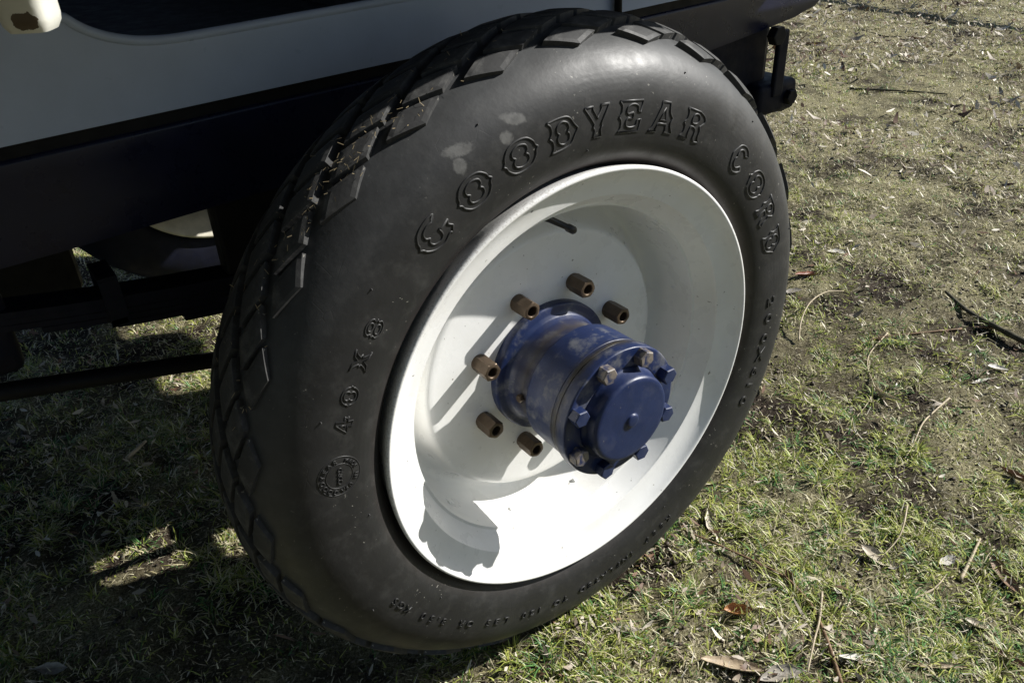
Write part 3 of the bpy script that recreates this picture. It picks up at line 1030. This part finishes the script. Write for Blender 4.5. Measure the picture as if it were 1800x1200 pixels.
# rivet heads pressed into the dish of the rim
bm = bmesh.new()
bmesh.ops.create_uvsphere(bm, u_segments=12, v_segments=6, radius=.0042)
for v_ in bm.verts:
    v_.co.y *= .45
riv = bm_mesh('rivet', bm)
riv.materials.append(M_rim)
riv.polygons.foreach_set('use_smooth', np.ones(len(riv.polygons), dtype=bool))
for k in range(12):
    a = math.radians(10 + 30 * k)
    o = bpy.data.objects.new('rivet', riv)
    COL.objects.link(o); o.parent = rim
    o.location = (.2518 * math.cos(a), .0900, .2518 * math.sin(a))
    o.rotation_euler = (0, -a, -PI / 2)

# valve stem
V, F = tube_vf([(-.030, .062, .252), (-.020, .0605, .246), (.008, .058, .2275), (.0085, .058, .2270), (.0175, .0575, .2205), (.0195, .0575, .2190)], [.0052, .0046, .0042, .0056, .0056, .0040], 12)
o = link_obj('valve_stem', mesh_vf('valve_stem', V, F), rim, M_valve, True)

# --- hub
hub_prof = [(.0600, .0990), (.1000, .0990), (.1018, .0975), (.1018, .0850), (.0990, .0830), (.0905, .0815), (.0850, .0780), (.0815, .0700), (.0795, .0520), (.0800, .0400), (.0830, .0340),
            (.0890, .0310), (.0918, .0275), (.0926, .0100), (.0932, -.0230), (.0936, -.0290), (.0929, -.0297), (.0929, -.0306), (.0938, -.0313), (.0940, -.0385), (.0933, -.0392), (.0934, -.0402), (.0955, -.0410), (.0970, -.0430), (.0972, -.0590), (.0962, -.0612), (.0940, -.0617),
            (.0700, -.0617), (.0670, -.0600), (.0500, -.0600)]
me = lathe('hub', rounded(hub_prof, 3, .0016), 120)
hub = part('hub', me, M_hub, True)
shade_auto(me, 50)
cap_prof = [(.0690, -.0590), (.0686, -.0625), (.0668, -.0655), (.0655, -.0690), (.0645, -.0760), (.0638, -.0805), (.0615, -.0838), (.0575, -.0847), (.0200, -.0849), (.0112, -.0850), (.0102, -.0858), (.0096, -.0874), (.0076, -.0884), (.0001, -.0886)]
me = lathe('hub_cap', rounded(cap_prof, 2, .0012), 128)
cap = link_obj('hub_cap', me, hub, M_cap, True)
shade_auto(me, 50)
bolt_me = hexbolt('bolt', .0126, .0150)
bolt_me.materials.append(M_bolt)
bare_me = hexbolt('bolt', .0126, .0150)
bare_me.materials.append(M_bare)
for k in range(8):
    a = math.radians(22.5 + 45 * k)
    o = bpy.data.objects.new('bolt', bare_me if k in (2, 4, 1) else bolt_me)
    if k in (2, 4, 1):
        o['label'] = 'bolt head with paint worn off to bare metal'
    COL.objects.link(o); o.parent = hub
    o.location = (.0838 * math.cos(a), -.0612, .0838 * math.sin(a))
    o.rotation_euler = (0, random.uniform(0, 1), 0)
o = link_obj('set_screw', hexbolt('set_screw', .0062, .006), hub, M_nut)
o.location = (-.0815, .052, -.0020)
o.rotation_euler = (0, 0, math.radians(-88))

# --- far wheel on the other side (only its inner side shows under the frame)
FY = 1.765
me = lathe('far_tyre', [(r, FY + (YC - y)) for r, y in [sec(RL, 2.2, t) for t in np.linspace(-1.1, PI + 1.1, 40)]], 96)
part('tyre', me, M_dark_navy, True)
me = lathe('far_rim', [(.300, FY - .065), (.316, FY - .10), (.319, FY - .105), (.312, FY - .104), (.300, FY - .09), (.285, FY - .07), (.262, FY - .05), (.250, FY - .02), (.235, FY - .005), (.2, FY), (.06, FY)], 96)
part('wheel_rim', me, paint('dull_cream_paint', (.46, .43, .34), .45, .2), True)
part('brake_drum', lathe('brake_drum', rounded([(.001, FY - .10), (.215, FY - .10), (.232, FY - .085), (.232, FY - .01)], 3, .01), 64), M_dark, True)

# --- frame rails with tapered front horn
SL = .021
def rail(y0, y1, name):
    top = lambda x: .386 + SL * x
    bot = [(-2.6, .205), (-.54, .254), (-.27, .264), (.20, .278), (.40, .292), (.72, .326), (.84, .340), (.90, .350), (.925, .366), (.935, .392), (.935, .404)]
    poly = [(x, z) for x, z in bot] + [(.93, top(.93) + .002), (-2.6, top(-2.6))]
    bm = bmesh.new()
    fr = [bm.verts.new((x, y0, z)) for x, z in poly]
    bk = [bm.verts.new((x, y1, z)) for x, z in poly]
    n = len(poly)
    bm.faces.new(fr); bm.faces.new(bk[::-1])
    for i in range(n):
        bm.faces.new((fr[i], bk[i], bk[(i + 1) % n], fr[(i + 1) % n]))
    bevel_all(bm, .006, 3)
    me = bm_mesh(name, bm)
    shade_auto(me, 40)
    return part(name, me, M_navy)
rail(.362, .412, 'chassis_rail')
rail(1.44, 1.49, 'chassis_rail')
part('cross_member', box_mesh('cross_member', .50, .58, .414, 1.438, .33, .39), M_navy)

# --- cream side panel with the cab opening above
YP = .345
hole = [(-.470, .60), (-.468, .530), (-.464, .516), (-.452, .5045), (-.437, .4955), (-.420, .4885), (-.400, .4830), (-.378, .4798), (-.350, .4785), (-.290, .4795), (-.140, .4830), (.0, .486), (.30, .492), (.62, .498)]
xs = np.concatenate([np.linspace(-2.4, -.475, 12), [h[0] for h in hole[1:]], np.linspace(.63, .86, 5)])
hx = np.array([h[0] for h in hole[1:]]); hz_ = np.array([h[1] for h in hole[1:]])
V = []; F = []
for x in xs:
    zb = .4065 + SL * x
    zt = np.interp(x, hx, hz_) if -.4685 <= x <= .621 else 1.15
    for y in (YP, YP + .012):
        V.append((x, y, zb)); V.append((x, y, zt))
for i in range(len(xs) - 1):
    a = i * 4; b_ = a + 4
    F += [(a, a + 1, b_ + 1, b_), (a + 2, b_ + 2, b_ + 3, a + 3), (a + 1, a + 3, b_ + 3, b_ + 1), (a, b_, b_ + 2, a + 2)]
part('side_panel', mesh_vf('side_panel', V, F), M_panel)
bead_pts = [(x, YP - .0005, z + .0005) for x, z in smooth_poly([(a, b_, S_) for a, b_ in hole[1:]], 4)[:-8]]
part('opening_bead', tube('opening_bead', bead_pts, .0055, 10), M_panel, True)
part('stay_rod', tube('stay_rod', [(.343, .3365, .385), (.336, .3365, .62)], .0065, 10), M_dark, True)

# unseen boards added for their shade, then the body above and behind
part('panel_sun_blocker', box_mesh('panel_sun_blocker', -.44, 1.10, .140, .344, .640, .662), M_navy)  # invented ledge, added out of view to keep sun off the panel
part('sky_blocker', box_mesh('sky_blocker', -3.0, -.20, -1.60, .330, .800, .830), M_navy)  # unseen board added to hold sky light off panel and left ground
part('crown_sun_blocker', box_mesh('crown_sun_blocker', -.33, .42, -.055, .139, .640, .655, .002), M_navy)  # unseen sheet added to shade the crown of the tread
part('shackle_sun_blocker', box_mesh('shackle_sun_blocker', 1.10, 1.80, .02, .195, .640, .655, .002), M_navy)  # unseen sheet added to shade the shackle and rail bracket
part('cab_floor', box_mesh('cab_floor', -2.4, .62, .36, 1.49, .412, .436, .002), M_inside)
part('cab_back', box_mesh('cab_back', -.02, .02, .372, 1.48, .438, 1.12, .002), M_inside)
part('cab_roof', box_mesh('cab_roof', -2.2, .70, .20, 1.65, 1.55, 1.60), M_navy)
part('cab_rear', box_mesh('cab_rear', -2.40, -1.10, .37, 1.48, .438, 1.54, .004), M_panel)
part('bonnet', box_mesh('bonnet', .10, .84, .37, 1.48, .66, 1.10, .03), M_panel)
part('radiator', box_mesh('radiator', .76, .86, .415, 1.435, .415, 1.05, .012), M_navy)
part('dark_gap_block', box_mesh('dark_gap_block', -.95, -.50, .75, 1.10, .02, .40, .02), M_dark)  # dark block added so the gap above the spring reads black
part('bump_stop', box_mesh('bump_stop', -.352, -.20, .378, .412, .15, .275, .004), M_dark)
part('ground_shade_block', box_mesh('ground_shade_block', .10, .72, .50, .72, .05, .40, .02), M_dark)  # made-up block shaped to keep sun off the ground under the truck
part('patch_shade_block', box_mesh('patch_shade_block', .30, .70, .90, 1.09, .18, .40, .02), M_dark)  # made-up block that cuts a dark notch in the sunlit ground patch
gap_shade_strip = box_mesh('gap_shade_strip', -2.4, .62, .3655, .410, .375, .430, 0)  # dark filler strip standing for the gap shadow under the panel
for v_ in gap_shade_strip.vertices:
    v_.co.z += SL * v_.co.x
part('gap_shade_strip', gap_shade_strip, M_dark)
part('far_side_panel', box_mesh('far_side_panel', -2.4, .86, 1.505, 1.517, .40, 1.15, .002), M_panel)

# cream post end hanging in front of the panel
pr = [(.0001, .0015), (.012, .0015), (.0185, .0020), (.0225, .0085), (.0235, .0150), (.0235, .13)]
th = np.linspace(0, 2 * PI, 40, endpoint=False)
p = np.array(pr)
sq = (np.abs(np.cos(th)) ** 4.5 + np.abs(np.sin(th)) ** 4.5) ** (-1 / 4.5) * .93
v = np.stack([np.outer(np.cos(th) * sq, p[:, 0]), np.outer(np.sin(th) * sq, p[:, 0]), np.outer(np.ones(40), p[:, 1])], -1).reshape(-1, 3)
me = mesh_np('cream_post', v, [grid_faces(40, len(pr), True)])
o = link_obj('cream_post', me, truck, M_post, True)
o.location = (-.517, .170, Z0 + .532)
o.rotation_euler = (0, 0, math.radians(-33))
shade_auto(me, 40)

# --- axle
part('front_axle', tube('front_axle', [(0, .22, -.134), (0, 1.68, -.134)], .021, 16), M_dark, True)
part('spring_sun_block', box_mesh('spring_sun_block', -.09, .35, .372, .428, .130, .285, .006), M_dark)  # hidden block added to stop sun passing between rail and spring
bk = [(-.175, -.132), (.030, .014), (-.26, .014), (-.31, -.132)]
part('strip_sun_block', mesh_vf('strip_sun_block', [(x, y, z) for y in (.385, .418) for x, z in bk], [(0, 1, 2, 3), (7, 6, 5, 4), (0, 4, 5, 1), (1, 5, 6, 2), (2, 6, 7, 3), (3, 7, 4, 0)]), M_dark)  # hidden wedge added to trim the left end of the sun strips
part('slit_shade_rod', tube('slit_shade_rod', [(0, .44, -.176), (0, 1.66, -.176)], .019, 12), M_dark, True)  # extra rod added to narrow the slit of sun on the ground
me = lathe('brake_drum', rounded([(.001, .26), (.120, .26), (.150, .25), (.155, .20), (.15, .195), (.03, .195)], 3, .006), 64)
part('brake_drum', me, M_dark, True)

# --- leaf spring
YS0, YS1 = .374, .424
def spring_z(x):
    u = x / .84
    return .132 + .078 * u * u + (.03 if x < 0 else -.0) * u * u
def leaf(x0, x1, off, th_):
    n = 24
    xs_ = np.linspace(x0, x1, n)
    V = []; F = []
    for x in xs_:
        z = spring_z(x) - off
        for y, dz in ((YS0, 0), (YS1, 0), (YS1, -th_), (YS0, -th_)):
            V.append((x, y, z + dz))
    for i in range(n - 1):
        a = i * 4
        for k in range(4):
            F.append((a + k, a + (k + 1) % 4, a + 4 + (k + 1) % 4, a + 4 + k))
    F.append((0, 1, 2, 3)); F.append(tuple((n - 1) * 4 + k for k in (3, 2, 1, 0)))
    bm = bmesh.new(); me = mesh_vf('spring_leaf', V, F); bm.from_mesh(me)
    bmesh.ops.recalc_face_normals(bm, faces=bm.faces)
    bm.to_mesh(me); bm.free()
    return me
spring = part('leaf_spring', leaf(-.86, .80, 0, .0088), M_dark_navy)
for k in range(1, 9):
    e = .80 - .085 * k
    link_obj('spring_leaf', leaf(-e - .05, e, k * .0090, .0082), spring, M_dark_navy)
far_spring = bpy.data.objects.new('leaf_spring', leaf(-.86, .80, 0, .0088))
COL.objects.link(far_spring); far_spring.parent = truck; far_spring.location = (0, 1.05, Z0)
far_spring.data.materials.append(M_dark_navy)
for k in range(1, 9):
    e = .80 - .085 * k
    link_obj('spring_leaf', leaf(-e - .05, e, k * .0090, .0082), far_spring, M_dark_navy)
part('spring_sun_block', box_mesh('spring_sun_block', -.09, .62, 1.422, 1.478, .130, .285, .006), M_dark)  # far block, lengthened to keep a sun spot off the far rim
# rebound clip on the spring
bm = bmesh.new()
box_bm(bm, -.517, -.493, YS0 - .006, YS0 - .0005, .132, .1985)
box_bm(bm, -.517, -.493, YS1 + .0005, YS1 + .006, .132, .1985)
box_bm(bm, -.517, -.493, YS0 - .006, YS1 + .006, .199, .203)
box_bm(bm, -.516, -.496, YS0 - .006, YS1 + .006, .134, .142)
link_obj('spring_clip', bm_mesh('spring_clip', bm), spring, M_dark_navy)
# eye, shackle and hanger at the front of the spring
me = lathe('spring_eye', rounded([(.012, .355), (.030, .355), (.034, .360), (.034, .446), (.030, .452), (.012, .452)], 3, .004), 32)
o = link_obj('spring_eye', me, spring, M_dark_navy, True)
o.location = (.832, 0, .188)
o = link_obj('eye_bolt', hexbolt('eye_bolt', .016, .016), spring, M_dark)
o.location = (.832, .352, .188)
bm = bmesh.new()
box_bm(bm, .776, .806, .343, .3545, .195, .325)
bevel_all(bm, .004)
shackle = part('shackle', bm_mesh('shackle', bm), M_dark_navy)
o = link_obj('shackle_bolt', hexbolt('shackle_bolt', .019, .018), shackle, M_dark)
o.location = (.765, .352, .318)
bm = bmesh.new()
vs = box_bm(bm, .74, .86, .348, .44, .158, .222)
bevel_all(bm, .012, 3)
me = bm_mesh('spring_bracket', bm); shade_auto(me)
part('spring_bracket', me, M_dark_navy)
part('rail_bracket', box_mesh('rail_bracket', .44, .808, .385, .445, .175, .338, .02), M_dark_navy)

# hanger at the left edge, and the radius rod
bm = bmesh.new()
vs = box_bm(bm, -.72, -.622, .380, .418, .105, .215)
for v_ in bm.verts:
    if v_.co.z < .15:
        v_.co.x = -.70 if v_.co.x < -.67 else -.626
bevel_all(bm, .012, 3)
me = bm_mesh('rear_hanger', bm); shade_auto(me)
part('rear_hanger', me, M_dark_navy)
part('radius_rod', tube('radius_rod', [(-1.5, .40, .27), (-.67, .40, .078), (-.40, .40, .018), (.06, .40, -.098)], .0125, 14), M_dark, True)

# ------------------------------------------------------------------ countable leaves, twigs and sticks on the grass
def gz(x, y):
    return float(ground_h(np.array([x]), np.array([y]))[0])

def dry_leaf(a, b, width, kind, curl, roll, label, lift=.008, cat='leaf', seed=0):
    """lanceolate blade between two ground points; curl lifts the ends, roll cups it across"""
    rr = random.Random(seed * 31 + 5)
    ax, ay = a; bx, by = b
    L = math.hypot(bx - ax, by - ay)
    az = math.atan2(by - ay, bx - ax)
    n, mm = 13, 7
    V = []; F = []
    k1 = rr.uniform(.8, 1.3)
    for i in range(n):
        t = i / (n - 1)
        wv = width * .5 * (math.sin(PI * min(1, t ** k1 * .97 + .02)) ** .75 + .02) * (1 + .10 * math.sin(t * 17 + seed))
        for j in range(mm):
            s = (j / (mm - 1) - .5) * 2
            ang = roll * s
            y = wv * (math.sin(ang) / roll if abs(roll) > .05 else s) + .10 * L * math.sin(t * 3 + seed) * .5
            z = wv * ((1 - math.cos(ang)) / roll if abs(roll) > .05 else 0) + curl * L * (2 * t - 1) ** 2 * .5 + rr.uniform(-.0006, .0006)
            V.append(((t - .5) * L, y, z))
    for i in range(n - 1):
        for j in range(mm - 1):
            p0 = i * mm + j
            F.append((p0, p0 + mm, p0 + mm + 1, p0 + 1))
    # short stalk
    sv, sf = tube_vf([(-.5 * L - .012, .003, .001), (-.5 * L, .05 * L * math.sin(seed), curl * L * .5), (-.46 * L, .05 * L * math.sin(seed), curl * L * .42)], [.0006, .0009, .0007], 5)
    m0 = len(V)
    V += [tuple(q) for q in sv]; F += [tuple(m0 + q for q in f_) for f_ in sf]
    me = mesh_vf('dry_leaf', V, F)
    o = link_obj('dry_leaf', me, None, LM_[kind], True)
    cx, cy = (ax + bx) / 2, (ay + by) / 2
    o.location = (cx, cy, gz(cx, cy) + lift)
    o.rotation_euler = (rr.uniform(-.3, .3), rr.uniform(-.15, .15), az)
    return tag(o, label, cat, 'dry leaves on the grass')

leaves = [
 ((.085, -.178), (.160, -.250), .034, 'tan', .25, 1.2, 'big tan curled leaf at the bottom edge just right of the tyre'),
 ((.195, -.130), (.232, -.158), .034, 'orange', .5, 1.7, 'small orange curled leaf with a pale edge beside the long brown stem'),
 ((.500, -.182), (.512, -.248), .030, 'pale', .2, .9, 'pale striped leaf on bare soil, broad, touching a thin arched stem'),
 ((.955, .094), (.949, .028), .026, 'pale', .5, 1.9, 'cream leaf curled into a trough at the foot of a curved stem'),
 ((1.292, .580), (1.375, .540), .030, 'red', .2, 1.5, 'russet red leaf lying close to the right edge of the tyre'),
 ((1.190, .545), (1.245, .515), .022, 'grey', .15, .8, 'grey leaf just below the russet leaf beside the tyre'),
 ((1.525, .632), (1.560, .590), .024, 'white', .15, .6, 'small whitish leaf standing alone above the russet leaf'),
 ((.905, -.225), (.912, -.295), .030, 'brown', .5, 1.8, 'dark brown curled leaf cut by the right edge of the photo'),
 ((.660, -.335), (.615, -.420), .026, 'brown', .1, 1.0, 'long brown leaf pointing to the lower right corner'),
 ((.200, -.285), (.135, -.252), .030, 'grey', .2, 1.1, 'grey wrinkled leaf at the bottom edge beside the forked stem'),
 ((.350, -.376), (.400, -.438), .014, 'tan', .05, 1.2, 'narrow tan strip of leaf along the bottom edge'),
 ((.462, -.440), (.472, -.495), .020, 'brown', .2, 1.4, 'brown folded leaf in the bottom right corner'),
 ((5.030, 2.240), (5.085, 2.110), .050, 'white', .2, .7, 'bright white leaf lying on the dark shadow line far back'),
 ((3.895, 2.545), (3.995, 2.435), .050, 'brown', .2, 1.4, 'brown rolled leaf far back beside the end of the frame rail'),
 ((.487, -.385), (.505, -.415), .022, 'pale', .3, 1.2, 'torn pale leaf scrap near the bottom right corner'),
 ((.362, .060), (.325, .002), .024, 'pale', .2, .9, 'pale flat leaf touching the grass beside the lower right of the tyre'),
 ((.315, -.345), (.268, -.300), .016, 'white', .15, .9, 'slim bleached leaf beside the narrow tan strip'),
 ((1.168, -.025), (1.212, -.050), .012, 'white', .1, .5, 'tiny white chip of leaf right of the cream trough leaf'),
 ((1.245, -.020), (1.275, -.055), .022, 'white', .3, 1.0, 'small white leaf caught under the dark stick'),
 ((1.405, .100), (1.445, .050), .024, 'brown', .3, 1.2, 'brown leaf lying against the dark stick'),
 ((-.785, .480), (-.740, .455), .024, 'grey', .2, .9, 'grey leaf in the deep shade at the lower left'),
 ((.575, -.290), (.610, -.300), .020, 'white', .3, 1.0, 'ragged white leaf scrap above the long brown leaf'),
 ((.335, -.160), (.352, -.135), .026, 'brown', .5, 1.8, 'dark folded leaf under the bend of the long brown stem'),
 ((.02, -.04), (.05, -.072), .020, 'grey', .2, .7, 'small grey leaf in the grass below the tyre edge'),
]
for i, (a, b_, wv, kd, cu_, ro, lb) in enumerate(leaves):
    dry_leaf(a, b_, wv, kd, cu_ * .6, ro, lb, .004, 'leaf', i + 1)

def stem(name, pts, rad, mat, label, cat, lift=.006, extra=None):
    """a bent stem over ground points, smoothed, slightly knobbly"""
    P = [np.array([x, y, gz(x, y) + lift + (extra[i] if extra else 0)]) for i, (x, y) in enumerate(pts)]
    out = []
    for i in range(len(P) - 1):
        p0 = P[max(i - 1, 0)]; p1 = P[i]; p2 = P[i + 1]; p3 = P[min(i + 2, len(P) - 1)]
        for t in np.linspace(0, 1, 6, endpoint=False):
            out.append(.5 * (2 * p1 + (p2 - p0) * t + (2 * p0 - 5 * p1 + 4 * p2 - p3) * t * t + (3 * p1 - p0 - 3 * p2 + p3) * t ** 3))
    out.append(P[-1])
    n = len(out)
    rads = [rad * (1.0 - .55 * i / n) * random.uniform(.85, 1.15) for i in range(n)]
    V, F = tube_vf(out, rads, 7)
    o = link_obj(name, mesh_vf(name, V, F), None, M_twig[mat], True)
    return tag(o, label, cat, 'dry stems and sticks on the grass')

stem('stick', [(1.425, -.05), (1.434, .065), (1.484, .161), (1.53, .25)], .0085, 'dark', 'dark weathered stick lying straight at the right edge', 'stick', .012)
stem('grass_stem', [(.231, -.335), (.279, -.274), (.307, -.237), (.325, -.206), (.336, -.150), (.331, -.092), (.308, -.024), (.283, .053)], .0034, 'brown', 'long brown bent stem running up from the bottom edge', 'stem', .008)
stem('grass_stem', [(.355, -.206), (.307, -.237), (.261, -.260), (.205, -.290)], .0026, 'pale', 'pale forked stem crossing the long brown one', 'stem', .011)
stem('grass_stem', [(1.008, .344), (1.057, .379), (1.136, .412), (1.237, .432), (1.315, .428)], .0024, 'pale', 'thin pale stem bowed into an arc right of the tyre', 'stem', .008, [0, .02, .035, .03, 0])
stem('grass_stem', [(1.218, .226), (1.104, .200), (1.038, .164), (.982, .114), (.955, .090)], .0022, 'pale', 'pale curved stem ending at the cream trough leaf', 'stem', .005)
stem('twig', [(1.380, .118), (1.268, .177), (1.189, .224), (1.136, .238), (1.064, .238)], .0028, 'brown', 'thin brown twig with a kinked end above the cream trough leaf', 'twig', .005)
stem('grass_stem', [(.946, .086), (.889, .071), (.837, .057)], .0018, 'pale', 'short straight pale stem below the cream trough leaf', 'stem', .005)
stem('grass_stem', [(1.065, -.029), (.987, -.036), (.920, -.049), (.848, -.073), (.795, -.087)], .0024, 'pale', 'pale stem slanting through the green tufts at right', 'stem', .006)
stem('grass_stem', [(.643, -.182), (.589, -.208), (.554, -.217), (.505, -.220)], .0018, 'pale', 'thin arched stem rising from the pale striped leaf', 'stem', .006, [.02, .015, .006, 0])
stem('twig', [(4.481, 2.544), (4.420, 2.330), (4.501, 2.253)], .006, 'dark', 'dark bent twig far back below the shadow line', 'twig', .006)
stem('twig', [(.463, -.305), (.516, -.315), (.555, -.313)], .0024, 'pale', 'short pale twig with a knot on the bare soil', 'twig', .005)
stem('twig', [(.570, -.333), (.628, -.319), (.700, -.300)], .0040, 'pale', 'thicker grey twig left of the long brown leaf', 'twig', .005)
stem('twig', [(.420, -.332), (.452, -.343)], .0022, 'pale', 'tiny pale twig in the middle of the bottom right grass', 'twig', .005)
stem('stick', [(-.52, .960), (-.47, .995)], .0060, 'pale', 'short pale stick in the shade left of the tyre', 'stick', .012)
stem('twig', [(3.2, 1.72), (3.34, 1.52), (3.42, 1.33)], .006, 'dark', 'dark twig lying far back in the dry grass', 'twig', .006)

# ------------------------------------------------------------------ fence rail outside the frame; its shadow crosses the grass at the top right
def fence():
    root = bpy.data.objects.new('rail_fence', None)
    COL.objects.link(root)
    root.location = (6.6, 2.0, 0)
    tag(root, 'round timber fence rail on posts casting a thin shadow line over the far grass', 'fence')
    a = Vector((.35, 4.4, 1.0)); b_ = Vector((-.42, -3.4, 1.0))
    link_obj('rail', tube('rail', [a, a * .5 + b_ * .5, b_], .042, 12), root, M_twig['dark'], True)
    for q in (a, b_):
        link_obj('post', tube('post', [(q.x, q.y, -.05), (q.x, q.y, 1.06)], .05, 12), root, M_twig['dark'], True)
fence()
